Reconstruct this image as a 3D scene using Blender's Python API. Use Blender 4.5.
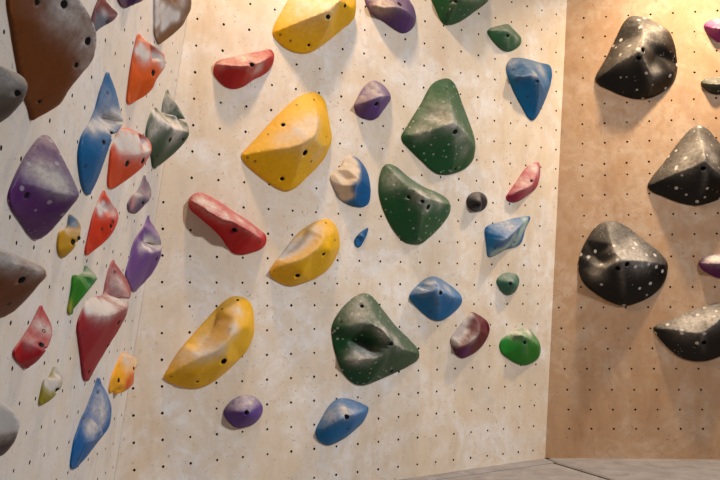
import bpy, bmesh, math, random
import numpy as np
from mathutils import Vector, Matrix
from mathutils.geometry import delaunay_2d_cdt

# ------------------------------------------------------------------ scene, camera, light
for o in list(bpy.data.objects): bpy.data.objects.remove(o)
scn = bpy.context.scene
COL = scn.collection
random.seed(4); RNG = np.random.default_rng(4)

F = 840.0                                   # focal length in pixels of a 720 x 480 frame
CAM = np.array([0, 0, 1.3104])
# rows: world axes in camera coordinates (x right, y down, z forward)
WR = np.array([[0.99990732, -0.01361433, 0.0],
               [0.00124532, 0.09146283, 0.99580771],
               [-0.01355726, -0.99571542, 0.09147131]])
cam_d = bpy.data.cameras.new('camera'); cam = bpy.data.objects.new('camera', cam_d); COL.objects.link(cam)
cam_d.sensor_width = 36; cam_d.lens = F * 36 / 720; cam_d.clip_start = .05
cx, cy, cz = WR @ [1, 0, 0], WR @ [0, -1, 0], WR @ [0, 0, -1]
m = Matrix.Identity(4)
for i in range(3):
    m[i][0], m[i][1], m[i][2], m[i][3] = cx[i], cy[i], cz[i], CAM[i]
cam.matrix_world = m
scn.camera = cam
vs = scn.view_settings
vs.view_transform = 'Standard'; vs.look = 'None'; vs.gamma = 1; vs.exposure = 0.08
vs.use_curve_mapping = False

world = bpy.data.worlds.new('hall'); scn.world = world; world.use_nodes = True
bg = world.node_tree.nodes['Background']
bg.inputs[0].default_value = (0.80, 0.88, 1.0, 1); bg.inputs[1].default_value = 0.06

def area_light(name, loc, target, size, power, color, spread=math.pi):
    d = bpy.data.lights.new(name, 'AREA'); d.shape = 'DISK'; d.size = size; d.energy = power; d.color = color
    d.spread = spread
    o = bpy.data.objects.new(name, d); COL.objects.link(o); o.location = loc
    o.rotation_euler = (Vector(target) - Vector(loc)).to_track_quat('-Z', 'Y').to_euler()
    return o
# hall lamps hanging from the roof, warm, above the walls
area_light('ceiling_lamp_light', (-0.05, 5.0, 5.4), (-0.4, 6.0, 1.6), .25, 78, (1.0, .71, .43))
area_light('ceiling_lamp_light', (3.1, 6.55, 5.15), (3.2, 7.7, 1.2), .20, 62, (1.0, .76, .49), 2.0)
area_light('ceiling_lamp_light', (5.6, 3.0, 5.0), (-1.2, 5.8, 0.0), .40, 98, (.96, .985, 1.04), 1.75)

# ------------------------------------------------------------------ helpers
def link(name, me, parent=None):
    o = bpy.data.objects.new(name, me); COL.objects.link(o)
    if parent: o.parent = parent
    return o
def mesh(name, verts, faces, mats, smooth=False, fmat=None):
    me = bpy.data.meshes.new(name)
    me.from_pydata([tuple(map(float, v)) for v in verts], [], [tuple(map(int, f)) for f in faces])
    for mt in mats: me.materials.append(mt)
    if smooth: me.polygons.foreach_set('use_smooth', [True] * len(me.polygons))
    if fmat is not None: me.polygons.foreach_set('material_index', list(map(int, fmat)))
    me.update()
    return me
def srgb(r, g, b):
    f = lambda c: (c / 255 / 12.92) if c / 255 <= .04045 else ((c / 255 + .055) / 1.055) ** 2.4
    return np.array([f(r), f(g), f(b)])

class Wall:
    def __init__(s, name, n, pt, U=None):
        s.name = name; s.N = np.array(n, float); s.N /= np.linalg.norm(s.N); s.O = np.array(pt, float)
        s.U = np.cross([0, 0, 1.0], s.N); s.U /= np.linalg.norm(s.U)      # right when facing the wall
        s.V = np.cross(s.N, s.U)
    def at(s, px, py, h=0.0):               # pixel + distance off the wall -> u, v
        d = WR @ np.array([(px - 360) / F, (py - 240) / F, 1.0])
        t = (h - (CAM - s.O) @ s.N) / (d @ s.N)
        q = CAM + t * d - s.O
        return np.array([q @ s.U, q @ s.V])
    def uv(s, p):
        q = np.asarray(p) - s.O; return np.array([q @ s.U, q @ s.V])
    def p(s, u, v, h=0.0): return s.O + u * s.U + v * s.V + h * s.N
def px_scale(p):                            # metres per pixel at a point
    return (WR.T @ (np.asarray(p) - CAM))[2] / F

MID = Wall('wall_back', (0.558673, -0.826955, -0.063485), (-0.93984, 5.82639, 3.56848))
RIGHT = Wall('wall_right', (-0.133698, -0.990919, -0.014298), (2.00198, 7.75837, 4.29074))
LEFT = Wall('wall_left', (0.987913, 0.059697, -0.143051), (-1.16266, 5.67891, 3.52881))

# ------------------------------------------------------------------ materials
class NT:
    def __init__(s, name):
        s.m = bpy.data.materials.new(name); s.m.use_nodes = True; s.t = s.m.node_tree
        s.b = s.t.nodes['Principled BSDF']
    def n(s, ty, **k):
        x = s.t.nodes.new(ty)
        for a, b in k.items():
            if a.startswith('i_'):
                key = a[2:]; x.inputs[int(key) if key.isdigit() else key].default_value = b
            else: setattr(x, a, b)
        return x
    def l(s, a, b): s.t.links.new(a, b)
    def ramp(s, src, stops):
        r = s.n('ShaderNodeValToRGB'); s.l(src, r.inputs[0]); e = r.color_ramp.elements
        while len(e) < len(stops): e.new(.5)
        for i, (p, c) in enumerate(stops):
            e[i].position = p; e[i].color = (c, c, c, 1) if not hasattr(c, '__len__') else (*c[:3], 1)
        return r.outputs[0]
    def mix(s, fac, a, b, bt='MIX'):
        x = s.n('ShaderNodeMix', data_type='RGBA', blend_type=bt)
        if hasattr(fac, 'links'): s.l(fac, x.inputs[0])
        else: x.inputs[0].default_value = fac
        for q, k in ((a, 6), (b, 7)):
            if hasattr(q, 'links'): s.l(q, x.inputs[k])
            else: x.inputs[k].default_value = (*q[:3], 1)
        return x.outputs[2]
    def math(s, op, a, b):
        x = s.n('ShaderNodeMath', operation=op, use_clamp=True)
        for q, k in ((a, 0), (b, 1)):
            if hasattr(q, 'links'): s.l(q, x.inputs[k])
            else: x.inputs[k].default_value = q
        return x.outputs[0]

def plywood(name, base, dark, chalk, chalk_amt, warm, grime=.5):
    w = NT(name); tc = w.n('ShaderNodeTexCoord'); geo = tc.outputs['Object']
    mp = w.n('ShaderNodeMapping'); w.l(geo, mp.inputs[0]); mp.inputs['Scale'].default_value = (1, 1, .35)
    n1 = w.n('ShaderNodeTexNoise', i_Scale=9.0, i_Detail=8.0, i_Roughness=.65); w.l(mp.outputs[0], n1.inputs[0])
    c = w.mix(w.math('MULTIPLY', w.ramp(n1.outputs[0], [(.35, 0), (.75, 1)]), .6), base, dark)
    # rubbed chalk: soft clouds, blotches and wiped strokes
    n2 = w.n('ShaderNodeTexNoise', i_Scale=1.9, i_Detail=7.0, i_Roughness=.62, i_Distortion=.8); w.l(geo, n2.inputs[0])
    n3 = w.n('ShaderNodeTexNoise', i_Scale=8.0, i_Detail=5.0, i_Roughness=.65, i_Distortion=1.0); w.l(geo, n3.inputs[0])
    cm = w.math('MULTIPLY', w.ramp(n2.outputs[0], [(.44, 0), (.60, 1)]), w.ramp(n3.outputs[0], [(.35, .15), (.62, 1)]))
    c = w.mix(w.math('MULTIPLY', cm, chalk_amt), c, chalk)
    n6 = w.n('ShaderNodeTexNoise', i_Scale=4.2, i_Detail=6.0, i_Roughness=.7, i_Distortion=1.2); w.l(geo, n6.inputs[0])
    c = w.mix(w.math('MULTIPLY', w.ramp(n6.outputs[0], [(.52, 0), (.66, 1)]), grime), c, chalk * np.array([.70, .68, .68]))
    # worn brown patches
    n5 = w.n('ShaderNodeTexNoise', i_Scale=2.3, i_Detail=5.0, i_Roughness=.7); w.l(mp.outputs[0], n5.inputs[0])
    c = w.mix(w.math('MULTIPLY', w.ramp(n5.outputs[0], [(.53, 0), (.74, 1)]), .6), c, warm)
    # dark scuffs and pin marks
    v = w.n('ShaderNodeTexVoronoi', i_Scale=9.0); w.l(geo, v.inputs[0])
    n4 = w.n('ShaderNodeTexNoise', i_Scale=26.0, i_Detail=2.0, i_Distortion=2.5); w.l(geo, n4.inputs[0])
    sc = w.math('MULTIPLY', w.ramp(n4.outputs[0], [(.67, 0), (.71, 1)]), .55)
    c = w.mix(sc, c, dark * .35)
    pin = w.math('MULTIPLY', w.ramp(v.outputs['Distance'], [(.025, 1), (.05, 0)]), .65)
    c = w.mix(pin, c, dark * .2)
    w.l(c, w.b.inputs['Base Color']); w.b.inputs['Roughness'].default_value = .62
    bp = w.n('ShaderNodeBump', i_Strength=.08, i_Distance=.01); w.l(n1.outputs[0], bp.inputs['Height'])
    w.l(bp.outputs[0], w.b.inputs['Normal'])
    return w.m

def plain(name, col, rough=.6, metal=0.0):
    w = NT(name); n = w.n('ShaderNodeTexNoise', i_Scale=40.0, i_Detail=3.0)
    c = w.mix(w.ramp(n.outputs[0], [(.3, 0), (.7, 1)]), np.array(col) * .85, np.array(col) * 1.1)
    w.l(c, w.b.inputs['Base Color']); w.b.inputs['Roughness'].default_value = rough; w.b.inputs['Metallic'].default_value = metal
    return w.m
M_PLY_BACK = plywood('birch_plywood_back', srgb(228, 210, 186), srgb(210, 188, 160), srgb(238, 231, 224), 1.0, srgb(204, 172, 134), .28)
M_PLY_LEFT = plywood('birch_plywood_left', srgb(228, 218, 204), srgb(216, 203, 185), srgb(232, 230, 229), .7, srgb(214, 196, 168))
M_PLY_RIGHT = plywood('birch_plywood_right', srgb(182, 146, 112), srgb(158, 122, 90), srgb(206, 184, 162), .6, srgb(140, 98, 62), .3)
M_BORE = plain('dark_bore', (.012, .011, .010), .8)
M_BOLT = plain('black_steel_bolt', (.03, .03, .032), .45, .6)
M_SCREW = plain('dark_screw', (.035, .033, .03), .5, .4)

def resin(name, rough, speck, big=10.0):
    w = NT(name)
    a = w.n('ShaderNodeAttribute', attribute_name='Col'); k = w.n('ShaderNodeAttribute', attribute_name='chalk')
    tc = w.n('ShaderNodeTexCoord')
    n1 = w.n('ShaderNodeTexNoise', i_Scale=30.0, i_Detail=6.0, i_Roughness=.65); w.l(tc.outputs['Object'], n1.inputs[0])
    c0 = w.mix(1.0, a.outputs['Color'], w.ramp(n1.outputs[0], [(.3, .82), (.75, 1.0)]), 'MULTIPLY')
    s = w.n('ShaderNodeMath', operation='MULTIPLY_ADD'); w.l(w.ramp(n1.outputs[0], [(.3, .55), (.7, 1.5)]), s.inputs[0])
    w.l(k.outputs['Fac'], s.inputs[1]); s.inputs[2].default_value = 0
    s.use_clamp = True
    c = w.mix(s.outputs[0], c0, srgb(206, 198, 190))
    if speck:
        v = w.n('ShaderNodeTexVoronoi', i_Scale=big, i_Randomness=1.0); w.l(tc.outputs['Object'], v.inputs[0])
        v2 = w.n('ShaderNodeTexVoronoi', i_Scale=46.0, i_Randomness=1.0); w.l(tc.outputs['Object'], v2.inputs[0])
        n2 = w.n('ShaderNodeTexNoise', i_Scale=9.0, i_Detail=2.0); w.l(tc.outputs['Object'], n2.inputs[0])
        f1 = w.ramp(v.outputs['Distance'], [(.14, 1), (.2, 0)])
        f2 = w.math('MULTIPLY', w.ramp(v2.outputs['Distance'], [(.10, 1), (.18, 0)]), w.ramp(n2.outputs[0], [(.56, 0), (.64, 1)]))
        c = w.mix(w.math('MULTIPLY', w.math('ADD', f1, f2), speck), c, srgb(215, 210, 205))
    w.l(c, w.b.inputs['Base Color']); w.b.inputs['Specular IOR Level'].default_value = .28
    r = w.math('ADD', w.math('MULTIPLY', s.outputs[0], .4), rough); w.l(r, w.b.inputs['Roughness'])
    bp = w.n('ShaderNodeBump', i_Strength=.18, i_Distance=.004)
    n3 = w.n('ShaderNodeTexNoise', i_Scale=160.0, i_Detail=2.0); w.l(tc.outputs['Object'], n3.inputs[0])
    w.l(n3.outputs[0], bp.inputs['Height']); w.l(bp.outputs[0], w.b.inputs['Normal'])
    return w.m
M_RESIN = {0: resin('resin', .46, 0), 1: resin('resin_light_speckles', .44, .4, 17.0), 2: resin('resin_speckles', .36, .8)}

# ------------------------------------------------------------------ walls with bolt holes
def seam(a, b, z):
    a, b = np.array(a), np.array(b); t = (z - a[2]) / (b[2] - a[2]); return a + t * (b - a)
SR = ((2.00198, 7.75837, 4.29074), (1.67055, 7.86526, -0.01819))
SL = ((-1.16266, 5.67891, 3.52881), (-1.63032, 5.61302, 0.27163))
ZT = 5.0
def at_z(w, p, du, z):                      # the wall point at height z, du along the wall from p
    q = w.uv(p); v = (z - w.O[2]) / w.V[2]; return np.array([q[0] + du, v])
MIDPOLY = [MID.uv(seam(*SL, 0)), MID.uv(seam(*SR, 0)), MID.uv(seam(*SR, ZT)), MID.uv(seam(*SL, ZT))]
a0, a1 = LEFT.uv(seam(*SL, 0)), LEFT.uv(seam(*SL, ZT))
a0[0] -= .006; a1[0] -= .006                # open joint in the corner
LEFTPOLY = [np.array([a0[0] - 4.6, a0[1]]), a0, a1, np.array([a0[0] - 4.6, a1[1]])]
b0, b1 = RIGHT.uv(seam(*SR, 0)), RIGHT.uv(seam(*SR, ZT))
RIGHTPOLY = [b0, np.array([b0[0] + 4.2, b0[1]]), np.array([b0[0] + 4.2, b1[1]]), b1]

def inside(poly, q, margin):
    n = len(poly)
    for i in range(n):
        a, b = poly[i], poly[(i + 1) % n]; e = b - a
        d = (e[0] * (q[1] - a[1]) - e[1] * (q[0] - a[0])) / np.linalg.norm(e)
        if d < margin: return False
    return True

def build_wall(w, poly, holes, mat, rad=.0095):
    K = 8; ring = [(math.cos(2 * math.pi * i / K), math.sin(2 * math.pi * i / K)) for i in range(K)]
    pts = [Vector(p) for p in poly]; edges = [(i, (i + 1) % 4) for i in range(4)]; cen = []
    kept = []
    for q in holes:
        if inside(poly, q, .03) and all(abs(q[0] - k[0]) + abs(q[1] - k[1]) > .04 for k in kept): kept.append(q)
    for q in kept:
        s = len(pts)
        r = rad * random.uniform(.9, 1.12)
        for c, d in ring: pts.append(Vector((q[0] + r * c, q[1] + r * d)))
        edges += [(s + i, s + (i + 1) % K) for i in range(K)]; cen.append((q, s))
    out = delaunay_2d_cdt(pts, edges, [], 0, 1e-6)
    P, Fc, ov = out[0], out[2], out[3]
    P = [np.array(p) for p in P]
    vid = [0] * len(P); new = {}
    for i, src in enumerate(ov):
        for q in src: new[q] = i
    holeset = {}
    for hi, (q, s) in enumerate(cen):
        for i in range(K): holeset[new[s + i]] = hi
    faces = []
    for f in Fc:
        hs = {holeset.get(i, -1 - i) for i in f}
        if len(hs) == 1 and min(hs) >= 0: continue
        a, b, c = P[f[0]], P[f[1]], P[f[2]]
        faces.append(tuple(f) if (b[0] - a[0]) * (c[1] - a[1]) - (b[1] - a[1]) * (c[0] - a[0]) > 0 else tuple(reversed(f)))
    V = [w.p(p[0], p[1]) for p in P]; fm = [0] * len(faces)
    for q, s in cen:                                     # the bore of each bolt hole
        t = [new[s + i] for i in range(K)]; b = len(V)
        for i in t: V.append(w.p(P[i][0], P[i][1], -.03))
        for i in range(K):
            faces.append((t[i], b + i, b + (i + 1) % K, t[(i + 1) % K])[::-1]); fm.append(1)
        faces.append(tuple(range(b, b + K))); fm.append(1)
    b = len(V)                                           # backing of the panel
    for p in poly: V.append(w.p(p[0], p[1], -.06))
    faces.append((b + 3, b + 2, b + 1, b)); fm.append(0)
    c = [new[i] for i in range(4)]
    for i in range(4):
        faces.append((c[i], b + i, b + (i + 1) % 4, c[(i + 1) % 4])); fm.append(0)
    o = link(w.name, mesh(w.name, V, faces, [mat, M_BORE], fmat=fm)); o['kind'] = 'structure'
    return o

# back wall: bolt grid as seen, every 0.2 m by 0.18 m
def back_holes():
    c_, s_ = np.array([-0.030443, -0.592193, 0.030111]), None
    th = np.linalg.norm(c_); k = c_ / th
    K = np.array([[0, -k[2], k[1]], [k[2], 0, -k[0]], [-k[1], k[0], 0]])
    R = np.eye(3) + math.sin(th) * K + (1 - math.cos(th)) * K @ K
    T = np.array([-0.963110, -1.702758, 6.008521])
    co = np.array([[-0.024, 0.869], [-0.155, -1.126], [1.492, -2.611], [0.276, 2.175], [2.784, -0.235], [-1.918, -0.747], [-4.413, 3.628], [-1.947, -0.51], [0.076, 2.033], [-1.96, -0.112]])
    out = []
    for r in range(-9, 23):
        for c in range(-5, 18):
            v = r * .181948 - (.0145 if r >= 12 else 0) + (.035 if r >= 19 else 0)
            X = R @ np.array([c * .2, v, 0]) + T
            q = np.array([360 + F * X[0] / X[2], 240 + F * X[1] / X[2]])
            a, b = min(max((c - 7) / 10, -.95), .95), min(max((r - 8) / 10, -.9), 1.05)
            q += np.array([a ** i * b ** j for i in range(4) for j in range(4 - i)]) @ co
            out.append(MID.at(*q))
    return out
def right_holes():
    out = []
    rows = [(583.5, -2, -.055), (583.7, 18, -.055), (582.8, 37.5, -.052), (582.8, 57.5, -.05), (583, 78, -.05), (582.3, 104.75, -.05), (582.3, 124.2, -.045),
            (582.5, 143.8, -.045), (582, 165, -.05), (582.7, 176.2, -.04), (582.5, 195.5, -.03), (584, 215.8, -.02), (583, 236.3, -.02), (582, 257.3, -.01),
            (581, 287, 0), (581.2, 307.5, -.005), (583.7, 328.3, 0), (585.5, 349, -.01), (587, 368.75, 0), (589.6, 389.75, 0), (590.7, 409.6, 0), (591.5, 428.8, 0)]
    for x, y, s in rows:
        for k in range(-1, 19):
            if k < 0 and y < 300: continue
            X = x + 22.3 * k
            out.append(RIGHT.at(X, y + s * (X - x)))
    for j in range(1, 9):
        for k in range(0, 19): out.append(RIGHT.at(583.5 + 22.4 * k, -2 - 20 * j - .06 * 22.4 * k))
    return out
def left_holes():
    o = LEFT.at(54.75, 422.3); out = []
    rows = [(-2.55, .5), (-1.65, .05), (-.75, .43), (.02, 0), (.78, .77), (1.6, .56), (2.57, .08), (3.4, .1), (4.2, .5), (4.66, .05), (5.84, 0), (6.92, .83),
            (7.8, .72), (8.6, .58), (9.75, 0), (10.6, .5), (11.5, .1), (12.4, .55), (13.3, 0), (14.2, .5), (15.1, 0), (16, .5)]
    for v, ph in rows:
        for k in range(-8, 20):
            out.append(np.array([o[0] - (k + ph) * .2, o[1] + v * .185]))
    return out
wall_back = build_wall(MID, MIDPOLY, back_holes(), M_PLY_BACK)
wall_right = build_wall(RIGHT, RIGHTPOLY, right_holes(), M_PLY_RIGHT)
wall_left = build_wall(LEFT, LEFTPOLY, left_holes(), M_PLY_LEFT)

# ------------------------------------------------------------------ floor of mats
def floor_mat(name, a, b, rough=.7):
    w = NT(name); tc = w.n('ShaderNodeTexCoord')
    n1 = w.n('ShaderNodeTexNoise', i_Scale=5.0, i_Detail=8.0, i_Roughness=.7, i_Distortion=.5); w.l(tc.outputs['Object'], n1.inputs[0])
    w.l(w.mix(w.ramp(n1.outputs[0], [(.35, 0), (.7, 1)]), a, b), w.b.inputs['Base Color'])
    w.b.inputs['Roughness'].default_value = rough
    bp = w.n('ShaderNodeBump', i_Strength=.25, i_Distance=.02); w.l(n1.outputs[0], bp.inputs['Height']); w.l(bp.outputs[0], w.b.inputs['Normal'])
    return w.m
M_MAT = floor_mat('grey_mat_cover', srgb(160, 156, 157), srgb(126, 122, 123))
M_SLAB = plain('dark_gap', (.02, .018, .016), .9)
floor = link('floor', mesh('floor', [(-4, -3, -.10), (7, -3, -.10), (7, 9.5, -.10), (-4, 9.5, -.10), (-4, -3, -.06), (7, -3, -.06), (7, 9.5, -.06), (-4, 9.5, -.06)],
             [(3, 2, 1, 0), (4, 5, 6, 7), (0, 1, 5, 4), (1, 2, 6, 5), (2, 3, 7, 6), (3, 0, 4, 7)], [M_SLAB]))
floor['kind'] = 'structure'
def mat_panel(poly, g=.024):
    c = np.mean(poly, 0); pts = []
    n = len(poly); P = [np.array(p, float) for p in poly]
    def off(d):
        r = []
        for i in range(n):
            e0 = P[i] - P[i - 1]; e1 = P[(i + 1) % n] - P[i]
            n0 = np.array([-e0[1], e0[0]]) / np.linalg.norm(e0); n1 = np.array([-e1[1], e1[0]]) / np.linalg.norm(e1)
            b = (n0 + n1) / (1 + n0 @ n1); r.append(P[i] + b * d)
        return r
    V = []
    for d, z in ((g, -.06), (g, -.012), (g + .012, 0)): V += [(q[0], q[1], z) for q in off(d)]
    Fs = [tuple(range(2 * n, 3 * n))]
    for k in range(2):
        for i in range(n):
            j = (i + 1) % n; Fs.append((k * n + i, k * n + j, (k + 1) * n + j, (k + 1) * n + i))
    return link('mat_panel', mesh('mat_panel', V, Fs, [M_MAT, M_SLAB], fmat=[0] + [1] * n + [0] * n), floor)
cornerR = seam(*SR, 0)[:2]; cornerL = seam(*SL, 0)[:2]
wd = (cornerR - cornerL) / np.linalg.norm(cornerR - cornerL); wn = np.array([wd[1], -wd[0]])
ku = (RIGHT.U[:2]) / np.linalg.norm(RIGHT.U[:2])
s1a, s1b = np.array([.602, 6.935]), np.array([1.66, 7.60])
sdir = (s1b - s1a) / np.linalg.norm(s1b - s1a)
s0 = s1a - sdir * 2.6
kn = np.array([2.026 - 1.746, 6.834 - 7.681]); kn /= np.linalg.norm(kn)
j0 = np.array([1.70, 7.64]); j1 = j0 + kn * 8
rN, lN = RIGHT.N[:2] * -.05, LEFT.N[:2] * -.05
mat_panel([s0, j0 + sdir * .04, cornerR - wn * .05 + sdir * .05, cornerL - wn * .05])                                        # strip along the back wall
mat_panel([s0 + kn * 8 - sdir * 1.0, j1, j0, s0])                                     # big mat
mat_panel([j0, j1, j1 + ku * 5, cornerR + ku * 4.2 + rN, cornerR + rN - wn * .02])                          # mat under the right wall
mat_panel([s0 + kn * 8 - sdir * 1.0, s0, cornerL + lN, LEFT.p(LEFTPOLY[0][0], LEFTPOLY[0][1])[:2] + lN])

# ------------------------------------------------------------------ climbing holds
def catmull(pts, n):
    P = np.array(pts); N = len(P); out = []
    seg = np.linalg.norm(np.roll(P, -1, 0) - P, axis=1); tot = seg.sum()
    for i in range(N):
        p0, p1, p2, p3 = P[i - 1], P[i], P[(i + 1) % N], P[(i + 2) % N]
        k = max(1, round(n * seg[i] / tot))
        d0, d1, d2 = (max(np.linalg.norm(q) ** .5, 1e-4) for q in (p1 - p0, p2 - p1, p3 - p2))
        m1 = (p1 - p0) / d0 - (p2 - p0) / (d0 + d1) + (p2 - p1) / d1
        m2 = (p2 - p1) / d1 - (p3 - p1) / (d1 + d2) + (p3 - p2) / d2
        m1, m2 = m1 * d1, m2 * d1
        for j in range(k):
            t = j / k
            out.append((2 * t ** 3 - 3 * t ** 2 + 1) * p1 + (t ** 3 - 2 * t ** 2 + t) * m1 + (-2 * t ** 3 + 3 * t ** 2) * p2 + (t ** 3 - t ** 2) * m2)
    return np.array(out)
def in_poly(P, Q):
    x, y = Q[:, 0][:, None], Q[:, 1][:, None]
    x0, y0 = P[:, 0], P[:, 1]; x1, y1 = np.roll(x0, -1), np.roll(y0, -1)
    c = ((y0 > y) != (y1 > y)) & (x < (x1 - x0) * (y - y0) / np.where(y1 == y0, 1e-9, y1 - y0) + x0)
    return c.sum(1) % 2 == 1
def seg_dist(P, Q):
    A = P[None]; B = np.roll(P, -1, 0)[None]; q = Q[:, None]
    ab = B - A; t = np.clip(((q - A) * ab).sum(2) / np.maximum((ab ** 2).sum(2), 1e-12), 0, 1)
    return np.linalg.norm(q - A - ab * t[..., None], axis=2).min(1)
class TIN:
    def __init__(s, pts, hs, edges):
        out = delaunay_2d_cdt([Vector(p) for p in pts], edges, [], 0, 1e-7)
        s.P = np.array([list(p) for p in out[0]]); s.T = np.array([f for f in out[2] if len(f) == 3])
        s.h = np.array([np.mean([hs[k] for k in src]) if src else np.nan for src in out[3]])
        if np.isnan(s.h).any():
            for i in np.where(np.isnan(s.h))[0]:
                d = np.linalg.norm(np.array(pts) - s.P[i], axis=1); j = np.argsort(d)[:2]; s.h[i] = (hs[j[0]] + hs[j[1]]) / 2
    def __call__(s, Q):
        Q = np.atleast_2d(Q); a, b, c = (s.P[s.T[:, i]] for i in range(3))
        d = (b[:, 0] - a[:, 0]) * (c[:, 1] - a[:, 1]) - (b[:, 1] - a[:, 1]) * (c[:, 0] - a[:, 0])
        d = np.where(abs(d) < 1e-12, 1e-12, d)
        qx, qy = Q[:, 0][:, None], Q[:, 1][:, None]
        l1 = ((b[:, 0] - qx) * (c[:, 1] - qy) - (b[:, 1] - qy) * (c[:, 0] - qx)) / d
        l2 = ((c[:, 0] - qx) * (a[:, 1] - qy) - (c[:, 1] - qy) * (a[:, 0] - qx)) / d
        l3 = 1 - l1 - l2
        k = np.minimum(np.minimum(l1, l2), l3).argmax(1); r = np.arange(len(Q))
        L = np.clip(np.stack([l1[r, k], l2[r, k], l3[r, k]], 1), 0, 1)
        L /= L.sum(1)[:, None]
        return (s.h[s.T[k]] * L).sum(1)

def fastener(name, r, depth, mat, parent, loc, N):
    K = 10; V = []; Fs = []
    for rr, z in ((r, -depth), (r, 0), (r * .55, 0), (r * .5, -depth * .5)):
        for i in range(K):
            a = 2 * math.pi * i / K; V.append((rr * math.cos(a), rr * math.sin(a), z))
    for k in range(3):
        for i in range(K):
            j = (i + 1) % K; Fs.append((k * K + i, k * K + j, (k + 1) * K + j, (k + 1) * K + i))
    Fs.append(tuple(range(3 * K, 4 * K)))
    o = link(name, mesh(name, V, Fs, [mat]), parent)
    o.matrix_local = Matrix.Translation(Vector(loc)) @ Vector(N).to_track_quat('Z', 'Y').to_matrix().to_4x4()
    return o

def spline3(P, k=4):
    P = np.array(P, float)
    if len(P) < 3: return P
    A = np.vstack([2 * P[0] - P[1], P, 2 * P[-1] - P[-2]]); out = []
    for i in range(1, len(A) - 2):
        p0, p1, p2, p3 = A[i - 1:i + 3]
        for j in range(k):
            t = j / k; out.append(.5 * (2 * p1 + (p2 - p0) * t + (2 * p0 - 5 * p1 + 4 * p2 - p3) * t * t + (3 * p1 - p0 - 3 * p2 + p3) * t ** 3))
    out.append(P[-1]); return np.array(out)
COUNT = 0; HS = 1.5
def hold(label, wall, frame, color, outline, ridges=(), pts=(), bolts=(), screws=(), chalk=(), paint=(), cake=(), speck=0, dust=.28, rc=.14, rnd=.12, smooth=2, rim=.010, dens=44):
    """One moulded hold. Pixel positions come with their distance off the wall in metres."""
    global COUNT; COUNT += 1
    ox, oy, sc = frame; color = np.array(color) ** 1.18
    if color[2] > 3 * color[0]: dust *= .8
    P2 = lambda x, y: (ox + x / sc, oy + y / sc)
    edge = np.array([P2(*q[:2]) for q in outline if len(q) < 3 or q[2] <= .006])
    edge = edge[np.argsort(edge[:, 1])]
    def cap(x, y, h):                       # on the wall seen at a slant the width in view is mostly depth
        if wall is not LEFT or h <= 0: return h * HS
        X, Y = P2(x, y); w = max(X - np.interp(Y, edge[:, 1], edge[:, 0]), 0.5)
        return min(h, .62 * w * px_scale(wall.p(*wall.at(X - .6 * w, Y))))
    feet, crest = [], []
    raw = []
    for q in outline:
        h = q[2] if len(q) > 2 else 0.0
        h = cap(q[0], q[1], h)
        raw.append((wall.at(*P2(q[0], q[1]), h), h))
    base = np.array([r[0] for r in raw]); mid = base.mean(0)
    n = len(base)
    area = 0.5 * sum(base[i - 1][0] * base[i][1] - base[i][0] * base[i - 1][1] for i in range(n))
    for i, (q, h) in enumerate(raw):
        if h > 0:
            e = base[(i + 1) % n] - base[i - 1]; nn = np.array([e[1], -e[0]]) * (1 if area > 0 else -1); nn /= max(np.linalg.norm(nn), 1e-9)
            feet.append(q + nn * (.22 * h + .004)); crest.append((i, q, h))
        else: feet.append(q)
    R = catmull(feet, 2.6 * dens)
    if area < 0: R = R[::-1]
    size = max(np.ptp(R[:, 0]), np.ptp(R[:, 1])); step = size / dens
    cp = [tuple(r) for r in R]; ch = [rim] * len(R); ce = [(i, (i + 1) % len(R)) for i in range(len(R))]
    lines = []
    runs = []
    for i, q, h in crest:
        if runs and runs[-1][-1][0] == i - 1: runs[-1].append((i, q[0], q[1], h))
        else: runs.append([(i, q[0], q[1], h)])
    polys = [[c[1:] for c in r] for r in runs]
    for rg in list(ridges) + [[p] for p in pts]:
        L = []
        for x, y, h in rg:
            h = cap(x, y, h); q = wall.at(*P2(x, y), h); L.append((q[0], q[1], h))
        polys.append(L)
    for L in polys:
        prev = None
        for u, v, h in spline3(L):
            q = np.array([u, v])
            if not in_poly(R, q[None])[0] or seg_dist(R, q[None])[0] < .15 * step: prev = None; continue
            if len(L) > 2 and any((cp[k][0] - u) ** 2 + (cp[k][1] - v) ** 2 < (.12 * step) ** 2 for k in range(len(R), len(cp))): prev = None; continue
            cp.append((u, v)); ch.append(max(h, rim * .8)); k = len(cp) - 1
            if prev is not None: ce.append((prev, k)); lines.append((cp[prev], cp[k]))
            prev = k
    tin = TIN(cp, ch, ce)
    # fine points
    gx = np.arange(R[:, 0].min(), R[:, 0].max(), step); gy = np.arange(R[:, 1].min(), R[:, 1].max(), step * .866)
    G = np.array([(x + (step / 2 if j % 2 else 0), y) for j, y in enumerate(gy) for x in gx])
    G = G[in_poly(R, G)]; G = G[seg_dist(R, G) > .55 * step]
    inr = max(seg_dist(R, G).max(), 1e-3)
    def height(Q):
        Q = np.atleast_2d(Q); t = np.clip(seg_dist(R, Q) / (inr * .75), 0, 1)
        return tin(Q) + rnd * .3 * inr * (1 - (1 - t) ** 2)
    hmax = max(ch) * 1.1 + .3 * rnd * inr
    def on_surface(x, y):                   # where the line of sight first meets the hold
        hh = np.linspace(hmax, 0, 120); q = np.array([wall.at(*P2(x, y), h) for h in hh])
        ok = in_poly(R, q); ok[ok] &= height(q[ok]) >= hh[ok]
        i = int(np.argmax(ok)) if ok.any() else len(hh) - 1
        return q[i], hh[i]
    LP = []; LE = []
    for a, b in lines:
        a, b = np.array(a), np.array(b); k = max(1, int(np.linalg.norm(b - a) / step)); s = len(LP)
        for j in range(k + 1): LP.append(a + (b - a) * j / k)
        LE += [(s + j, s + j + 1) for j in range(k)]
    holes = []
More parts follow.
